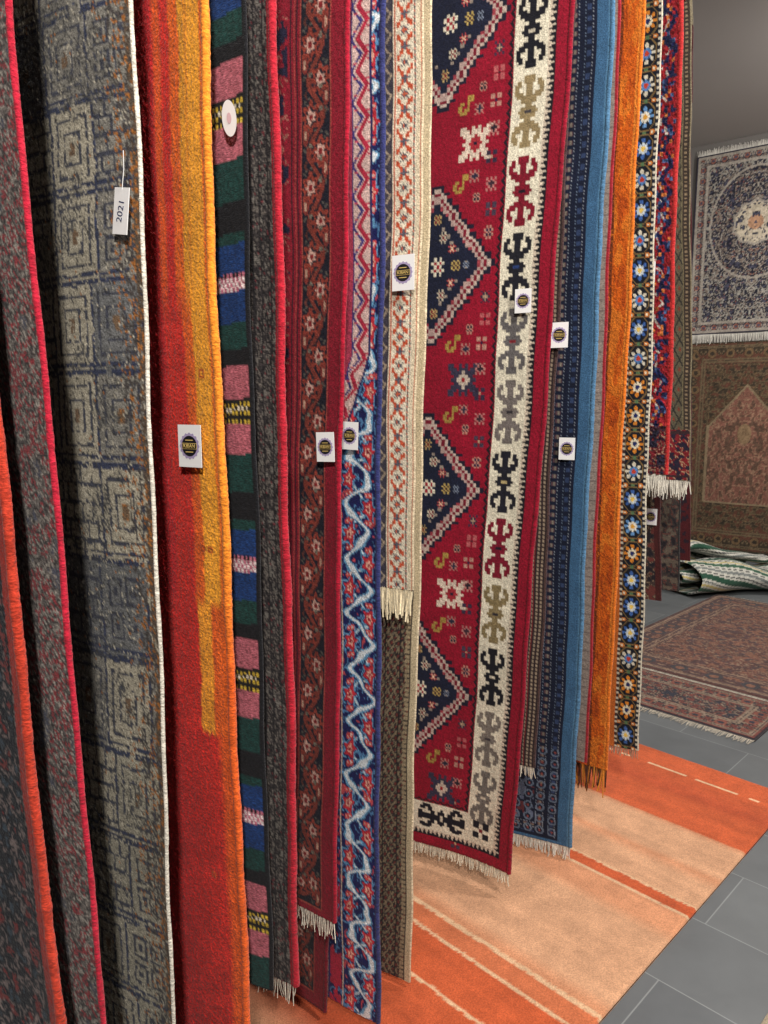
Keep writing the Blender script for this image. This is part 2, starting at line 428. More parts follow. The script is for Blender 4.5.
def f7(U,V):
    C=canvas(U,(22,26,84))
    lam=.128
    Uw=U+.004*np.sin(V/.013)+.006*np.sin(V/.11);Vw=V+.005*np.sin(U/.012)+.010*np.sin(V/.19)
    tri=np.abs(fr(Vw/lam)*2-1)
    sm=tri*tri*(3-2*tri)
    f=.020+.062*sm+.006*np.sin(2*np.pi*V/lam*3)
    dist=abs(Uw-f)
    n=vn(Uw/.011,Vw/.014,23)
    put(C,abs(n-.40)<.05,(84,132,180));put(C,n>.84,(190,74,82))
    put(C,dist<.0130,(22,26,84));put(C,dist<.0105,(104,160,200));put(C,dist<.0058,(226,232,236))
    f2_=.080-.058*sm
    d2=abs(Uw-f2_);put(C,(d2<.0055)&(dist>.013),(130,180,212));put(C,(d2<.0025)&(dist>.013),(220,228,232))
    for uu,pp,r0 in ((.024,.5,.021),(.078,0.,.021)):
        g=(fr(Vw/lam+pp)-.5)*lam;ee=U-uu;th=np.arctan2(g,ee+1e-6)
        r=np.hypot(ee*1.1,g*.8)*(1+.26*np.cos(5*th))
        mm=dist>.012
        put(C,(r<r0)&mm,(104,160,200));put(C,(r<r0*.84)&mm,(26,28,84));put(C,(r<r0*.72)&mm,(196,44,58));put(C,r<r0*.36,(232,176,156));put(C,r<r0*.16,(150,30,50))
        for s in (-1,1):
            r=np.hypot(ee+.004*s,abs(g)-.032);put(C,(r<.0075)&mm,(206,76,76));put(C,r<.003,(226,200,190))
    m=(U>.100);D=C[m];D[:]=D*.9;C[m]=D
    put(C,(U>.10)&(U<.105),(214,190,170));put(C,(U>.105)&(fbm(U/.02,V/.02,2)>.5),(170,34,60))
    put(C,U<.004,(40,46,100))
    bu=.022+.12*np.clip((1.60-V)/.30,0,1)
    m=U>bu
    D=canvas(U,(216,184,176));zz=abs(fr(V/.06)-.5)*2
    q=(U-bu)
    f=.012+.024*zz
    put(D,abs(q-f)<.0055,(176,40,66));put(D,abs(q-f-.014)<.0035,(66,56,120));put(D,(q<.006),(40,40,92));put(D,(q>.048)&(q<.052),(60,50,110));put(D,(q>.052),(176,60,84))
    k=np.hypot(q-.040+.030*(fr(V/.06+.25)>.5),(fr(V/.03)-.5)*.03);put(D,k<.005,(190,70,90))
    h=speck(U,V,.004,.004,5);D*=(.8+.35*h)[...,None]
    C[m]=D[m]
    C*=(.84+.25*speck(U,V,.004,.004,15))[...,None]
    return C
XP="""
X.....X
XX...XX
.XX.XX.
..XoX..
.oooo..
..XoX..
.XX.XX.
XX...XX
X.....X"""
def f8(U,V):
    C=canvas(U,(212,200,178))
    m=(U>.012)&(U<.018);put(C,m&(fr(V/.012)<.5),(180,66,44));put(C,m&(fr(V/.012)>=.5),(60,56,60))
    sprite(C,U,V,XP,.038,.0,.0052,.0058,{'X':(182,76,48),'o':(86,88,98)},period=.062)
    sprite(C,U,V,FLOW,.038,.031,.0036,.0036,{'X':(80,80,90),'o':(190,90,60)},period=.062)
    put(C,(U>.058)&(U<.063),(182,76,48));put(C,(U>.063)&(U<.067),(40,36,50))
    m=(U>.067)&(U<.09);put(C,m,(60,56,66))
    z=abs(fr(V/.04)-.5)*2;put(C,m&(abs((U-.069)-.018*z)<.003),(150,134,116))
    put(C,U>.09,(120,40,40));put(C,(U>.09)&(fbm(U/.02,V/.02,2)>.58),(40,40,60))
    put(C,U<.012,(210,194,166));put(C,U<.0025,(190,90,60))
    C*=(.85+.25*speck(U,V,.004,.004,3))[...,None]
    return C
def f8b(U,V):
    C=canvas(U,(50,42,40));h=speck(U,V,.004,.004,3)
    put(C,h>.7,(36,30,32));put(C,h<.14,(100,90,76))
    a=fr((U+V*.6)/.018);b=fr((U-V*.6)/.018);put(C,((a<.24)|(b<.24))&(h>.25),(122,106,84))
    put(C,(np.hypot(a-.6,b-.6)<.2),(96,42,38))
    put(C,(fr(U/.04)<.1),(30,24,26))
    put(C,U<.014,(190,172,140));put(C,(U>.014)&(U<.018),(44,36,34));put(C,(U>.018)&(U<.030)&(fr(V/.012)<.5),(150,132,104))
    return C
def f9(U,V,zb=.1):
    red=(140,16,40);cream=(220,212,190);blk=(22,22,30)
    C=canvas(U,red)
    E=np.minimum(U,V-zb);vert=U<=V-zb;L=np.where(vert,V,U)
    F=E>.158
    cu=.345;hw=.182;hh=.225;p=.63
    dv=(fr((V-.62)/p+.5)-.5)*p
    qc=.0095
    a=abs((np.floor((U-cu)/qc)+.5)*qc);b=abs((np.floor(dv/qc)+.5)*qc)
    D=a/hw+b/hh
    kb=np.floor(b/qc);teeth=(kb%2==0)
    put(C,F&(D<1.05)&teeth,(30,26,44));put(C,F&(D<1.0),(26,26,44));put(C,F&(D<.955),(188,168,156));put(C,F&(D<.90),(116,26,44));put(C,F&(D<.85),(176,150,142));put(C,F&(D<.80)&teeth,(150,60,70));put(C,F&(D<.77),(26,30,50))
    put(C,F&(D<.60)&(D>.555)&teeth,(150,136,124))
    for du_,dv_,c,o,sz in ((-.014,0,(218,210,188),(150,34,48),.0085),(-.070,0,(178,154,90),(60,30,44),.0054),(-.056,.046,(176,70,72),(210,190,160),.0046),(-.056,-.046,(176,70,72),(210,190,160),.0046),(-.026,.078,(196,186,164),(120,30,44),.0050),(-.026,-.078,(196,186,164),(120,30,44),.0050),(-.004,.128,(168,144,96),(120,30,44),.0050),(-.004,-.128,(168,144,96),(120,30,44),.0050),(-.100,.0,(120,130,148),(26,30,50),.0040),(.062,.05,(176,160,140),(120,30,44),.005),(.062,-.05,(176,160,140),(120,30,44),.005)):
        sprite(C,U,V,MINI,cu+du_,.62+dv_,sz,sz*1.15,{'X':c,'o':o},period=p)
    C0=C.copy()
    sprite(C,U,V,STAR,.240,.935,.0082,.0100,{'X':(206,188,170),'o':(150,40,50),'n':(20,24,44)},period=p)
    m=(fr((V-.935)/(2*p)+.25)<.5)
    C1=C0.copy();sprite(C1,U,V,STAR,.240,.935,.0082,.0100,{'X':(54,50,70),'o':(196,180,164),'n':(150,30,40)},period=p)
    C=np.where(m[...,None],C,C1)
    for s in (1,-1):
        sprite(C,U,V,HOOK,.276,.935+.100*s,.0068,.0078,{'X':(160,132,66)},period=p)
        sprite(C,U,V,FLOW,.236,.935+.085*s,.0054,.0062,{'X':(168,112,104),'o':(40,40,60)},period=p)
        sprite(C,U,V,MINI,.228,.935+.140*s,.0046,.0052,{'X':(176,124,110),'o':(30,30,46)},period=p)
    for uu,dz,c,o,art in ((.190,.030,(176,116,110),(40,30,40),FLOW),(.190,-.040,(52,42,62),(180,140,120),FOUR),(.190,.100,(178,130,116),(40,30,60),FOUR),(.188,-.110,(176,112,108),(60,40,50),FLOW),(.184,.165,(176,90,92),(40,30,40),FOUR),(.184,-.175,(66,54,70),(180,150,120),FOUR),(.186,.225,(52,42,62),(170,140,116),FLOW),(.186,-.235,(176,124,110),(40,30,60),MINI)):
        sprite(C,U,V,art,uu,.935+dz,.0058,.0068,{'X':c,'o':o},period=p)
    m=(E>.035)&(E<=.056);put(C,m,blk);put(C,m&(((E-.037)/.018)>abs(fr(L/.0145)*2-1)),(205,190,170))
    m=(E>.056)&(E<=.146);put(C,m,cream)
    m=(E>.146)&(E<=.160);put(C,m,red);zz=abs(fr(L/.024)*2-1);put(C,m&(abs(E-.148-.008*zz)<.0035),blk);
    K_={-2:((112,106,100),(200,190,170)),-1:((120,112,104),(60,54,58)),0:((24,24,32),(200,190,170)),1:((130,114,80),(50,46,50)),2:((120,20,42),(24,22,34)),3:((30,30,40),(190,170,120)),4:((112,104,100),(50,46,50)),5:((96,92,92),(120,30,40)),6:((30,30,38),(40,60,110)),7:((124,20,40),(24,22,34)),8:((140,122,88),(60,56,60)),9:((24,24,32),(200,190,170)),10:((124,20,40),(24,22,34)),11:((24,24,32),(150,130,90))}
    for k in range(-2,12):
        cz=.697+.194*k
        if cz<zb+.2:continue
        X,o=K_[k]
        sprite(C,U,V,ANCHOR,.101,cz,.0061,.0092,{'X':X,'o':o})
    for k in range(5):
        sprite(C,U,V,ANCHOR,.235+k*.180,zb+.101,.0061,.0084,{'X':(26,24,34),'o':(200,190,170)},swap=True)
    sprite(C,U,V,FOUR,.101,zb+.101,.011,.011,{'X':(26,24,34),'o':(120,30,40)})
    put(C,E<.008,(124,16,36))
    C*=(.82+.3*speck(U,V,.004,.004,45))[...,None]
    return C
def dots(C,U,V,u0,pu,pv,r,col,n=40):
    k=np.hypot((fr((U-u0)/pu)-.5)*pu,(fr(V/pv)-.5)*pv);put(C,(k<r)&(U>u0)&(U<u0+n*pu),col)
def f10(U,V):
    C=canvas(U,(46,34,36));dots(C,U,V,.004,.012,.012,.0032,(150,132,112));put(C,(U>.03)&(U<.036),(110,30,34))
    dots(C,U,V,.036,.018,.02,.006,(110,40,40));put(C,U<.003,(90,70,60));return C
def f11(U,V,zb=.05):
    E=np.minimum(U,(V-zb)*1.6)
    C=canvas(U,(20,26,46))
    L=np.where(U<=V-zb,V,U)
    for e,c in ((.052,(130,136,146)),(.072,(96,110,130)),(.090,(130,136,146)),(.114,(120,130,146))):
        put(C,(abs(E-e)<.0020)&(fr(L/.010)<.5),c)
    m=(abs(E-.062)<.005);put(C,m&(fr(L/.03)<.5),(46,60,92))
    m=(abs(E-.102)<.007)&(fr(L/.024)<.5);put(C,m,(84,60,66));put(C,m&(abs(E-.102)<.003),(120,110,100))
    put(C,E<.042,(58,94,128));put(C,(E<.042)&(E>.039),(20,30,60));put(C,(E<.010),(76,116,148))
    n=fbm(U/.02,V/.02,6);put(C,(E>.122)&(n>.62),(90,100,124));put(C,(E>.122)&(n<.3),(90,44,50))
    lo=(V<zb+.34)&(U>.045)&(V>zb+.03);k=np.hypot((fr(U/.04)-.5)*.04,(fr(V/.04)-.5)*.04);put(C,lo&(abs(k-.012)<.0025),(96,110,130));put(C,lo&(k<.004),(130,66,62))
    C*=(.8+.3*fbm(U/.03,V/.06,2))[...,None]
    return C
def f12(U,V):
    C=canvas(U,(140,126,118));put(C,fr(V/.03)<.12,(112,98,94));put(C,U<.006,(150,32,42));put(C,U>.03,(90,40,50));return C
def f13(U,V):
    n=fbm(U/.02,V/.07,4);n2=fbm(U/.006,V/.006,9);C=canvas(U,(196,90,22));put(C,n>.60,(208,112,34));put(C,n<.34,(172,72,18))
    put(C,(U>.056)&(U<.064)&(n2>.3),(110,50,22));put(C,U>.064,(182,74,22));put(C,(U<.012),(214,124,44))
    C*=(.75+.5*n2)[...,None]
    return C
def f14(U,V):
    C=canvas(U,(20,24,34))
    p=.094
    kk=np.floor(V/p);t=hsh(kk,kk*0,4)
    du=U-.040;dv=(fr(V/p)-.5)*p
    th=np.arctan2(dv,du);r=np.hypot(du,dv*.85)
    # octagonal cell outline
    oc=np.maximum(np.maximum(abs(du)/.030,abs(dv)/.042),(abs(du)+abs(dv)*.8)/.046)
    put(C,(oc>.93)&(oc<1.03),(120,96,60))
    R=.027*(.72+.28*abs(np.cos(4*th)))
    cols=[((96,140,188),(214,210,196),(206,150,60)),((206,198,178),(84,124,176),(180,60,40)),((204,126,44),(214,204,178),(30,40,90)),((60,94,156),(190,200,206),(222,186,90))]
    alt=np.cos(4*th)>0
    for i,(c1,c2,c3) in enumerate(cols):
        m=(t>=i/4)&(t<(i+1)/4)
        put(C,m&(r<R),c1);put(C,m&(r<R)&(np.cos(8*th)<-.2),(20,24,34));put(C,m&(r<R*.58),c2);put(C,m&(r<R*.28),c3)
    g=(fr(V/p+.5)-.5)*p
    k2=np.hypot(abs(du)-.024,g);put(C,k2<.008,(188,112,48));put(C,k2<.0035,(214,204,178))
    k3=np.hypot(du,g);put(C,k3<.006,(84,110,76))
    m=U<.009;put(C,m,(196,188,168));put(C,m&(fr(V/.018)<.5),(30,34,50))
    m=(U>.072)&(U<.080);put(C,m,(190,180,160));put(C,m&(fr(V/.018)<.5),(60,40,40))
    put(C,U>.08,(180,96,40))
    return C*.95
def f15(U,V,zb=1.25):
    h=speck(U,V,.006,.007,5);h2=speck(U,V,.009,.012,15);n=vn(U/.02,V/.03,8)
    C=canvas(U,(150,32,40));z=abs(fr(V/.09+.2*n)*2-1)
    put(C,(abs(U-.012-.034*z)<.010)&(h2>.25),(26,32,74));put(C,(abs(U-.030-.030*z)<.004)&(h2>.45),(196,184,174))
    put(C,(h2>.90),(70,96,140));put(C,(h2<.06),(206,120,60));put(C,(n>.72)&(h2>.4),(30,34,70));put(C,U<.008,(176,46,44))
    put(C,(U>.060)&(U<.085)&(h>.2),(34,32,56))
    lo=V<zb+.17;n=fbm(U/.014,V/.016,3);put(C,lo,(120,34,42));put(C,lo&(n>.58),(40,36,54));put(C,lo&(abs(n-.44)<.035),(160,130,108));put(C,(abs(V-zb-.16)<.006)|(abs(V-zb-.03)<.005),(70,40,50))
    C*=(.6+.65*h)[...,None];return C
def f16(U,V,zb=1.2):
    C=canvas(U,(92,84,68))
    E=np.minimum(U,V-zb)
    a=fr((U+V*.5)/.036);b=fr((U-V*.5)/.036);put(C,(a<.13)|(b<.13),(44,42,40))
    dd=np.hypot(a-.56,b-.56);put(C,dd<.16,(120,60,46))
    L=np.where(U<=V-zb,V,U)
    m=(E<.022);put(C,m,(60,50,44));put(C,m&(fr(L/.014)<.4)&(E>.006)&(E<.016),(140,120,96));put(C,(E>.022)&(E<.027),(120,110,84))
    lo=(V<zb+.2);put(C,lo,(122,34,40));put(C,lo&(fbm(U/.014,V/.014,3)>.55),(40,34,50));put(C,lo&(abs(fbm(U/.014,V/.014,3)-.45)<.03),(170,140,110));put(C,(abs(V-zb-.19)<.006)|(abs(V-zb-.03)<.005),(60,40,44))
    return C
def f17(U,V):
    C=canvas(U,(62,50,46));n=fbm(U/.02,V/.02,8);put(C,n>.58,(96,50,46));put(C,n<.35,(36,32,38));put(C,abs(n-.5)<.03,(120,102,84));put(C,U<.02,(70,32,32));return C
def f18(U,V):
    C=canvas(U,(58,52,50));n=fbm(U/.02,V/.02,18);put(C,n>.58,(92,82,72));put(C,n<.35,(36,32,36));put(C,abs(n-.5)<.02,(96,56,50));return C
def f19(U,V):
    C=canvas(U,(74,28,32));n=fbm(U/.02,V/.02,28);put(C,n>.6,(40,30,40));return C
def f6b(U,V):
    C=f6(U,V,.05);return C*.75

# ---------------------------------------------------------------- hanging rugs
hang((-.537,1.026),-.045,.06,f1,.14,'dark navy floral rug with a bright orange-red bound edge',bind=(190,60,40),brad=.0075)
hang((-.488,1.077),-.03,.06,f2,.16,'grey-brown speckled rug with a thin crimson edge',bind=(186,34,56),brad=.005)
hang((-.38,1.188),0,.06,f3,.26,'faded grey patchwork rug with white edge and price tag',bind=(218,210,196),brad=.0038,tags=[(.020,1.79,'price',-.16)])
hang((-.282,1.288),-.008,.08,f4,.21,'thick red rug with amber and orange vertical bands',bind=b4,brad=.0075,tags=[(.056,1.425,'logo',.0)],mat=M_thick,rough=.0022)
hang((-.231,1.341),0,.32,f5,.11,'flat-woven striped rug in pink, green, black and blue bands',bind=(26,26,30),brad=.003,tags=[(.022,1.975,'round',.16)],mat=M_flat)
hang((-.192,1.381),0,.29,f5b,.09,'reverse of a dark grey woven rug with red bound edge',bind=(180,34,50),brad=.0075,fringe=(206,198,184),flen=.045,mat=M_flat)
hang((-.082,1.494),.025,.35,f6,.19,'crimson rug with navy vine border and short white fringe',bind=(160,20,44),brad=.0055,fringe=(220,212,198),flen=.05,tags=[(.024,1.412,'logo',.03,-.014,.8)])
pb=np.array([-.062,1.545])-d[:2]*.045
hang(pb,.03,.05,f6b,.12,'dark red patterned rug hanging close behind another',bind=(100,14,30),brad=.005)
hang((-.006,1.572),.007,.03,f7,.14,'navy rug with light-blue scrolling vines and a pink zigzag border',bind=(50,54,104),brad=.006,tags=[(.066,1.43,'logo',-.03,-.014,.8)])
hang((.066,1.646),.017,1.075,f8,.13,'cream and rust border rug folded over the rail with fringe',bind=(204,186,156),brad=.0035,fringe=(230,216,186),flen=.070,fwid=.007,fsp=.0020,tags=[(.026,1.776,'logo',.0)],zf=.04,backf=f8b)
hang((.43,2.02),.041,.10,f9,.40,'crimson tribal rug with navy diamonds and a cream hooked border',bind=(136,14,38),brad=.007,fringe=(222,212,192),flen=.04,fwid=.005,fsp=.003,tags=[(.072,1.77,'logo',.0,-.014,.85)],rough=.002)
hang((.464,2.056),.02,.42,f10,.08,'dark brown rug with tiny dotted border',bind=(70,50,50),brad=.004,fringe=(215,206,190),flen=.04,fwid=.004,tags=[(-.009,1.68,'logo',.0,-.014,.9)])
hang((.614,2.21),.011,.065,f11,.18,'navy rug with dotted borders and plain blue edge',bind=(78,118,152),brad=.007,fringe=(218,214,204),flen=.045,fwid=.005,fsp=.003,tags=[(.066,1.363,'logo',.0,-.014,.9)])
hang((.657,2.254),0,.35,f12,.07,'narrow taupe flat-woven rug with red edge',bind=(150,36,46),brad=.004,mat=M_flat)
hang((.756,2.356),0,.27,f13,.12,'burnt orange rug with long amber tassels',bind=(214,112,34),brad=.006,fringe=(206,134,44),fcol2=(90,46,22),flen=.09,fwid=.006,mat=M_thick,rough=.004)
hang((.879,2.483),-.02,.28,f14,.13,'colourful flower-bordered rug with checked cream edge',bind=(190,182,164),brad=.004,fringe=(170,140,120),flen=.035)
hang((.985,2.59),-.022,1.25,f15,.13,'shaggy red, navy and cream rug hung high',bind=(176,44,44),brad=.008,fringe=(222,216,204),flen=.07,fwid=.005,tags=[(.075,1.94,'logo',.0,-.02,.9)],mat=M_thick,rough=.012)
hang((1.114,2.724),-.057,1.215,f16,.16,'short olive lattice rug with red end border and white fringe',bind=(110,100,80),brad=.004,fringe=(222,216,204),flen=.07,fwid=.005)
hang((1.10,2.99),-.056,.69,f17,.2,'dark brown patterned rug at the rack end',bind=(66,34,34),brad=.005,tags=[(.03,1.04,'logo',.0,-.014,.9)])
hang((1.24,3.15),-.056,.69,f18,.2,'grey and charcoal patterned rug at the rack end',bind=(46,44,44),brad=.005)
hang((1.39,3.40),-.056,.77,f19,.2,'dark red rug hanging at the rack end',bind=(70,26,30),brad=.005)

# ---------------------------------------------------------------- display rack
def cyl(p0,p1,r,n=16):
    p0=np.array(p0,float);p1=np.array(p1,float);ax=(p1-p0);ax/=np.linalg.norm(ax)
    t=np.array([0,0,1.]) if abs(ax[2])<.9 else np.array([1.,0,0]);x=np.cross(ax,t);x/=np.linalg.norm(x);y=np.cross(ax,x)
    me=bpy.data.meshes.new('bar');V=[];
    for p in (p0,p1):
        for k in range(n):
            a=2*math.pi*k/n;V.append(tuple(p+r*(x*math.cos(a)+y*math.sin(a))))
    F=[(k,(k+1)%n,n+(k+1)%n,n+k) for k in range(n)]+[tuple(range(n))[::-1],tuple(range(n,2*n))]
    me.from_pydata(V,[],F);me.materials.append(M_metal);me.update();return me
RH=3.86
rk0=line(-1.65)-d*BEAM;rk1=line(2.05)-d*BEAM
rk=root('display_rack',(rk0[0],rk0[1],ZT),'dark steel ceiling-hung rack with horizontal arms carrying hanging rugs','rack')
z3=np.array([0,0,1.])
O=rk0+z3*ZT
part('beam',cyl(z3*0,rk1-rk0,.03),rk)
for p in (rk0,(rk0+rk1)/2,rk1): part('hanger_rod',cyl(p-rk0,p-rk0+z3*(RH-ZT-.001),.015),rk)
for P,lean in arms:
    a=P+d*(lean*(ZT-1.5)-.004)+nb*RR+z3*ZT
    B2=(rk1-rk0)[:2];B2/=np.linalg.norm(B2)
    rel=(a-rk0)[:2];Mx=np.array([[B2[0],d[0]],[B2[1],d[1]]]);sol=np.linalg.solve(Mx,rel);
    e=a-d*sol[1]
    part('arm',cyl(a-O,e-O,.011,12),rk)

# ---------------------------------------------------------------- floor rugs
B=np.array([.71,.704,0]);B/=np.linalg.norm(B);A=np.array([B[1],-B[0],0])
def floor_rug(name,corner,dx,dy,W,H,colf,label,step=.006,z0=.002,t=.012,fringe=None,mat=None,cat='rug',flen=.04):
    c=np.array([corner[0],corner[1],0.])
    rt=root(name,(c[0],c[1],0),label,cat)
    us=np.arange(0,W+step/2,step);vs=np.arange(0,H+step/2,step);W=us[-1];H=vs[-1]
    U,V=np.meshgrid(us,vs);u=U.ravel();v=V.ravel()
    ed=np.minimum(np.minimum(u,W-u),np.minimum(v,H-v))
    z=z0+t*np.clip(ed/.008+.4,0,1)+.0025*(fbm(u/.3,v/.3,3)-.5)+ (rng.rand(len(u))-.5)*.0008
    co=u[:,None]*dx+v[:,None]*dy+z[:,None]*z3
    q=gridq(len(vs),len(us))
    nr,nc=len(vs),len(us)
    ring=list(range(nc))+[r*nc+nc-1 for r in range(1,nr)]+[(nr-1)*nc+k for k in range(nc-2,-1,-1)]+[r*nc for r in range(nr-2,0,-1)]
    low=co[ring].copy();low[:,2]=.0005
    o=len(co);R=np.array(ring);n=len(R);k=np.arange(n);k2=(k+1)%n
    sq=np.stack([R[k],R[k2],o+k2,o+k],1)
    C=colf(U,V,W,H).reshape(-1,3)
    bot=np.array([[0,0,0],[W,0,0],[W,H,0],[0,H,0]],float)
    bco=bot[:,0:1]*dx+bot[:,1:2]*dy+.0005*z3
    ob=o+n
    part('rug_body',mk_mesh('rug_body',np.concatenate([co,low,bco]),np.concatenate([q,sq,[[ob,ob+1,ob+2,ob+3]]]),np.concatenate([C,C[ring],C[:4]]),[mat or M_pile]),rt)
    if fringe is not None:
        for end,s in ((0,-1),(H,1)):
            uu=np.arange(.003,W,.005);bp=uu[:,None]*dx+end*dy+.006*z3
            dn=np.repeat((dy*s)[None,:],len(uu),0)+(rng.rand(len(uu),3)-.5)*.4;dn[:,2]=-.03
            f=fringe_mesh(bp,dn,flen,fringe,width=.004,jit=.004,out=z3,side=dx)
            part('fringe',f,rt,'fringe')
    return rt
def fo(U,V,W,H):
    n=fbm(U/.35,V/.03,1)[...,None];g=fbm(U/.012,V/.012,2)[...,None]
    rust=np.array(lin((190,88,50)));tan=np.array(lin((200,152,118)));pk=np.array(lin((198,138,102)));dk=np.array(lin((174,76,44)));cream=np.array(lin((212,174,138)));soft=np.array(lin((194,108,70)))
    q=V+.004*(fbm(U/.15,V*0,5)-.5)+.004*(speck(U,V,.006,.006,3)-.5)
    stops=[(-.1,rust),(.05,rust),(.14,rust*1.05),(.28,dk),(.34,rust),(.505,rust),(.512,pk),(.54,tan),(.70,tan),(.73,pk),(.78,tan),(.895,tan),(.898,cream),(.904,cream),(.906,rust),(.950,rust),(.952,cream),(.960,cream),(.963,pk),(1.05,pk),(1.10,tan),(1.40,tan),(1.44,pk),(1.455,pk),(1.457,cream),(1.469,cream),(1.471,soft),(1.53,soft),(1.532,cream),(1.541,cream),(1.543,rust),(1.68,rust),(1.682,cream),(1.69,cream),(1.692,rust),(1.95,dk),(2.1,tan),(2.6,tan)]
    xs=[s[0] for s in stops];C=np.stack([np.interp(q,xs,[s[1][k] for s in stops]) for k in range(3)],-1)
    m=(abs(V-.14)<.006)&(hsh(np.floor(U/.04),0*U,3)>.35);C[m]=cream*1.1
    return C*(.88+.24*n)*(.92+.16*g)
C0=(1.569,2.637)
floor_rug('floor_rug',C0,-A,-B,1.9,2.3,fo,'thick rust-orange and tan striped rug lying on the tiles',mat=M_soft)
def dense(cols,line_c,base,seed,bw=.2,fs=.02,field=None,medal=None):
    def f(U,V,W,H):
        C=canvas(U,cols[0])
        e=np.minimum(np.minimum(U,W-U),np.minimum(V,H-V));vert=(np.minimum(U,W-U)<np.minimum(V,H-V));L=np.where(vert,V,U)
        mu=abs(U-W/2);mv=abs(V-H/2)
        n=fbm(mu/fs,mv/fs,seed);n2=vn(mu/(fs*.6),mv/(fs*.6),seed+2);n3=fbm(mu/(fs*4),mv/(fs*4),seed+9)
        if field is not None: put(C,n3>.5,field)
        put(C,n>.62,cols[1]);put(C,n<.33,cols[2]);put(C,abs(n-.5)<.035,line_c);put(C,n2>.86,cols[3])
        if medal is not None:
            vm_=V-H*medal[1]
            r=np.hypot(mu/(W*.17),vm_/(W*.17))*(1+.05*np.cos(10*np.arctan2(vm_,mu+1e-6)))
            put(C,(r<1)&(n>.42),medal[0]);put(C,abs(r-1)<.05,line_c);put(C,(r<.36)&(n>.35),medal[2])
            r2=np.hypot(mu/(W*.36),vm_/(H*.30));put(C,(abs(r2-1)<.022),line_c)
            put(C,(r2>1.03)&(n2>.62)&(n>.45),medal[3])
        m=e<bw;put(C,m,base)
        per=bw*.8;g=(abs(fr(L/per)-.5))*per
        nb_=vn(e/(fs*.8),g/(fs*.8),seed+7);put(C,m&(nb_>.6),cols[1]);put(C,m&(abs(nb_-.42)<.07),line_c);put(C,m&(nb_<.2),cols[2])
        k=np.hypot((e-bw*.5),g);put(C,m&(k<bw*.2),cols[3]);put(C,m&(k<bw*.1),cols[2])
        for a in (.16,.24,.78,.9): put(C,abs(e-bw*a)<.005,line_c)
        put(C,e<bw*.08,base)
        h=speck(U,V,.012,.012,seed+1);C*=(.78+.44*h)[...,None]
        return C
    return f
fr1=dense([(52,44,48),(104,54,48),(40,42,54),(120,70,58)],(128,110,94),(46,38,44),3,bw=.15,fs=.022)
floor_rug('floor_rug',(1.657,3.12),-A,B,1.0,.49,fr1,'narrow dark red and navy patterned rug on grey tiles',fringe=(190,180,165),flen=.05)
c2=np.array([1.657,3.12,0])+A*.62+B*.53
fr2=dense([(104,66,56),(74,52,52),(120,82,66),(58,54,58)],(134,110,92),(80,52,48),13,bw=.24,fs=.03,field=(88,54,48))
floor_rug('floor_rug',(c2[0],c2[1]),-A,B,1.75,1.93,fr2,'faded brown-red oriental rug lying on the tiles',fringe=(180,170,155),step=.007)
floor_rug('floor_rug',(.95,1.63),A,-B,1.0,.8,lambda U,V,W,H:canvas(U,(176,160,136))*(.7+.6*fbm(U/.03,V/.03,3))[...,None],'beige fluffy rug on the tile floor',mat=M_thick,t=.02,step=.008)

# ---------------------------------------------------------------- wall rugs
e1=np.array([.784,-.621,0]);e1/=np.linalg.norm(e1);e2=np.array([-e1[1],e1[0],0])
K=np.array([2.7,7.5,0])
def wall_rug(u0,W,z0,H,colf,label,fringe=None,gap=.03):
    o=K+e1*u0-e2*gap+z3*z0
    rt=root('wall_rug',tuple(o),label,'rug')
    st=.008
    us=np.arange(0,W+st/2,st);vs=np.arange(0,H+st/2,st);W=us[-1];H=vs[-1]
    U,V=np.meshgrid(us,vs);u=U.ravel();v=V.ravel()
    wv=.006*np.sin(u*9)*(1-v/H)
    co=u[:,None]*e1+v[:,None]*z3+wv[:,None]*e2
    co2=co+e2*.012;n=len(co);q=gridq(len(vs),len(us));C=colf(U,V,W,H).reshape(-1,3)
    nr,nc=len(vs),len(us)
    ring=np.array(list(range(nc))+[r*nc+nc-1 for r in range(1,nr)]+[(nr-1)*nc+k for k in range(nc-2,-1,-1)]+[r*nc for r in range(nr-2,0,-1)])
    r2=np.roll(ring,-1);sq=np.stack([ring,r2,r2+n,ring+n],1)
    part('rug_body',mk_mesh('rug_body',np.concatenate([co,co2]),np.concatenate([q,q+n,sq]),np.concatenate([C,C*.6]),[M_pile]),rt)
    if fringe is not None:
        for zz,s in ((0,-1),(H,1)):
            uu=np.arange(.003,W,.006);bp=uu[:,None]*e1+zz*z3+.006*e2
            dn=np.repeat((z3*s)[None,:],len(uu),0)+(rng.rand(len(uu),3)-.5)*.2
            part('fringe',fringe_mesh(bp,dn,.09 if s<0 else .05,fringe,width=.006,out=e2,side=e1),rt,'white fringe')
    return rt
wr1=dense([(38,38,50),(118,106,98),(72,72,88),(132,84,72)],(156,148,138),(48,46,58),41,bw=.12,fs=.020,medal=((190,178,158),.60,(176,136,108),(150,146,138)))
wall_rug(.30,1.08,2.14,1.62,wr1,'dark navy floral rug with pale centre and white fringe',fringe=(224,220,212))
wall_rug(1.45,1.2,2.14,1.62,dense([(96,60,50),(60,50,50),(120,96,70),(150,110,80)],(160,140,116),(60,44,44),61,bw=.16,fs=.03),'brown and red oriental rug hung on the wall',fringe=(214,208,196))
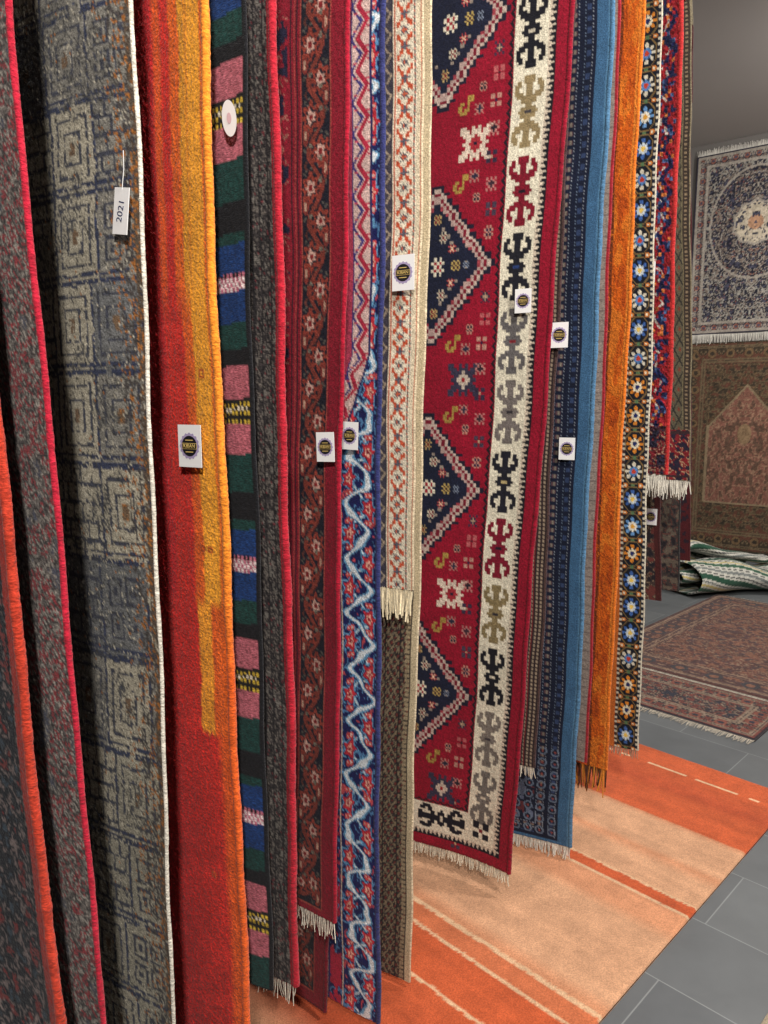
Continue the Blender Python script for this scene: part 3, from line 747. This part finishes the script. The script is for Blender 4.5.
def prayer(U,V,W,H):
    C=dense([(84,70,54),(96,64,52),(60,52,44),(112,90,66)],(108,92,72),(68,58,46),55,bw=.2,fs=.026)(U,V,W,H)
    mu=abs(U-W/2);hw=W/2-.24;fm=(mu<hw)&(V>.45)&(V<H-.40-mu*1.2);n=fbm(mu/.03,V/.04,3)
    put(C,fm,(126,86,74));put(C,fm&(n>.58),(96,74,62));put(C,fm&(abs(n-.45)<.05),(142,112,92))
    ed=((abs(mu-hw)<.010)&(V>.45)&(V<H-.38-hw*1.2))|((abs(V-(H-.40-mu*1.2))<.014)&(mu<hw))|((abs(V-.45)<.010)&(mu<hw));put(C,ed,(136,118,94))
    lamp=(np.hypot(mu,(V-H+.85)/1.6)<.06);put(C,lamp,(136,112,86))
    h=speck(U,V,.012,.012,5);C[fm]*=(.75+.5*h)[fm][:,None]
    return C
wall_rug(.30,1.14,.10,1.96,prayer,'faded brown prayer rug with muted pink field on wall')
wall_rug(1.48,1.3,.10,1.96,prayer,'faded brown patterned rug hung low on the wall')

# ---------------------------------------------------------------- folded striped rug
def folded():
    ctrl=[(.62,.016),(.40,.016),(.14,.018),(-.02,.05),(-.07,.13),(-.02,.22),(.10,.27),(.24,.25),(.30,.18),(.24,.115),(.14,.10),(.08,.15),(.12,.20),(.19,.19),(.30,.13),(.42,.20),(.40,.33),(.26,.39),(.16,.36),(.22,.31),(.36,.30),(.50,.20),(.62,.06),(.74,.02)]
    c=np.array(ctrl);P=[]
    for i in range(len(c)-1):
        p0=c[max(i-1,0)];p1=c[i];p2=c[i+1];p3=c[min(i+2,len(c)-1)]
        for t in np.linspace(0,1,10,endpoint=False):
            P.append(.5*((2*p1)+(-p0+p2)*t+(2*p0-5*p1+4*p2-p3)*t*t+(-p0+3*p1-3*p2+p3)*t**3))
    P=np.array(P);s=np.concatenate([[0],np.cumsum(np.hypot(*np.diff(P,axis=0).T))])
    tn=np.gradient(P,axis=0);tn/=np.linalg.norm(tn,axis=1)[:,None];nn=np.stack([-tn[:,1],tn[:,0]],1)
    ex=np.array([.93,.36,0]);ex/=np.linalg.norm(ex);py=np.array([-ex[1],ex[0],0])
    L=np.arange(0,.9,.008)
    V=[];C=[];Q=[]
    th=.006
    def col(sv,l):
        t=fr(sv/.26+.9*l)
        out=np.zeros(sv.shape+(3,));out[:]=lin((196,194,184))
        for a,b,cc in ((.0,.18,(44,78,62)),(.23,.27,(56,58,60)),(.34,.44,(120,124,122)),(.50,.53,(56,58,60)),(.60,.74,(60,92,74)),(.79,.85,(186,168,108)),(.90,.94,(84,90,92))):
            out[(t>=a)&(t<b)]=lin(cc)
        return out
    base=np.array([2.38,5.56,0]);off=0
    hk=np.clip(P[:,1]/.15,0,1)[:,None]
    for sg in (1,-1):
        S,LL=np.meshgrid(s,L,indexing='ij')
        wob=(.03*np.sin(LL*7)+.015*np.sin(LL*15+S*2)-.12*LL)*hk
        p=P[:,0][:,None]+nn[:,0][:,None]*th*sg+wob
        env=.84+.16*np.sin(LL*5.0+.6)
        z=np.maximum((P[:,1][:,None]+nn[:,1][:,None]*th*sg)*env+.012*np.sin(LL*14+S*2)*hk,.018+.002*(sg>0))
        co=(LL+.05*np.sin(S*2.3)*hk).ravel()[:,None]*ex+p.ravel()[:,None]*py+z.ravel()[:,None]*z3
        V.append(co);C.append(col(S,LL).reshape(-1,3));Q.append(gridq(len(s),len(L),off));off+=len(co)
    rt=root('folded_rug',tuple(base),'cream rug with green and grey stripes, loosely rolled on the floor','rug')
    n=off//2;nc=len(L);nr=len(s);st=[]
    for r in range(nr-1):
        for k in (0,nc-1): st.append((r*nc+k,(r+1)*nc+k,n+(r+1)*nc+k,n+r*nc+k))
    for k in range(nc-1):
        for r in (0,nr-1): st.append((r*nc+k,r*nc+k+1,n+r*nc+k+1,n+r*nc+k))
    part('rug_body',mk_mesh('rug_body',np.concatenate(V),np.concatenate(Q+[np.array(st)]),np.concatenate(C),[M_flat]),rt)
folded()

# ---------------------------------------------------------------- room
RW,RL=6.2,10.8
def slab(name,pts,z0,z1,mat):
    me=bpy.data.meshes.new(name);V=[(*p[:2],z0) for p in pts]+[(*p[:2],z1) for p in pts]
    me.from_pydata(V,[],[(3,2,1,0),(4,5,6,7),(0,1,5,4),(1,2,6,5),(2,3,7,6),(3,0,4,7)]);me.materials.append(mat);me.update()
    o=link(bpy.data.objects.new(name,me));o['kind']='structure';return o
def quadp(a0,a1,b0,b1): return [K+e1*a0+e2*b0,K+e1*a1+e2*b0,K+e1*a1+e2*b1,K+e1*a0+e2*b1]
mt,nt,b=newmat('grey_slate_tiles');N=nt.nodes;Lk=nt.links
tc=N.new('ShaderNodeTexCoord');mp=N.new('ShaderNodeMapping');mp.inputs['Rotation'].default_value=(0,0,math.atan2(-A[1],A[0]));mp.inputs['Location'].default_value=(.13,.06,0)
Lk.new(tc.outputs['Object'],mp.inputs['Vector'])
br=N.new('ShaderNodeTexBrick');br.inputs['Scale'].default_value=1;br.inputs['Brick Width'].default_value=.6;br.inputs['Row Height'].default_value=.3;br.inputs['Mortar Size'].default_value=.002;br.inputs['Mortar Smooth'].default_value=.2
br.inputs['Color1'].default_value=(*lin((100,103,105)),1);br.inputs['Color2'].default_value=(*lin((88,91,94)),1);br.inputs['Mortar'].default_value=(*lin((128,131,132)),1)
Lk.new(mp.outputs[0],br.inputs['Vector'])
nz=N.new('ShaderNodeTexNoise');nz.inputs['Scale'].default_value=6;nz.inputs['Detail'].default_value=8;Lk.new(tc.outputs['Object'],nz.inputs['Vector'])
mr=N.new('ShaderNodeMapRange');mr.inputs[3].default_value=.75;mr.inputs[4].default_value=1.25;Lk.new(nz.outputs['Fac'],mr.inputs[0])
vm=N.new('ShaderNodeVectorMath');vm.operation='SCALE';Lk.new(br.outputs['Color'],vm.inputs[0]);Lk.new(mr.outputs[0],vm.inputs['Scale']);Lk.new(vm.outputs[0],b.inputs['Base Color'])
b.inputs['Roughness'].default_value=.45
bp=N.new('ShaderNodeBump');bp.inputs['Strength'].default_value=.25;bp.inputs['Distance'].default_value=.01;Lk.new(nz.outputs['Fac'],bp.inputs['Height']);Lk.new(bp.outputs[0],b.inputs['Normal'])
slab('floor',quadp(-.1,RW+.1,-RL-.1,.1),-.1,0,mt)
slab('ceiling',quadp(-.1,RW+.1,-RL-.1,.1),RH,RH+.1,M_ceil)
slab('wall_back',quadp(0,RW,0,.1),0,RH,M_wall)
slab('wall_left',quadp(-.1,0,-RL,.1),0,RH,M_wall)
slab('wall_right',quadp(RW,RW+.1,-RL,.1),0,RH,M_wall)
slab('wall_front',quadp(-.1,RW+.1,-RL-.1,-RL),0,RH,M_wall)
slab('baseboard_back',quadp(0,RW,-.015,0),0,.08,M_base)

# ---------------------------------------------------------------- lights
def area(loc,tgt,power,size,col=(1,.96,.90)):
    l=bpy.data.lights.new('ceiling_lamp_light','AREA');l.energy=power;l.size=size;l.color=col
    o=link(bpy.data.objects.new('ceiling_lamp_light',l));o.location=loc
    o.rotation_euler=(Vector(tgt)-Vector(loc)).to_track_quat('-Z','Y').to_euler();return o
area((1.5,-.1,3.55),(.2,1.9,1.1),92,.25)
area((.12,-1.5,3.4),(-.3,1.3,1.1),110,.2)
area((2.5,1.6,3.6),(1.0,2.6,.7),66,.25)
area((3.7,4.2,3.6),(3.3,6.9,1.8),75,.4)
area((2.6,3.9,3.6),(2.2,4.0,0),42,.4)
w=bpy.data.worlds.new('world');scene.world=w;w.use_nodes=True
w.node_tree.nodes['Background'].inputs[0].default_value=(.5,.5,.52,1);w.node_tree.nodes['Background'].inputs[1].default_value=.3

# ---------------------------------------------------------------- camera
cam=bpy.data.cameras.new('camera');co=link(bpy.data.objects.new('camera',cam));scene.camera=co
cam.sensor_fit='VERTICAL';cam.sensor_height=36;cam.sensor_width=27;cam.lens=740/1024*36
co.location=(0,0,1.5);co.rotation_euler=(math.radians(90-8.4),0,0);cam.clip_start=.02
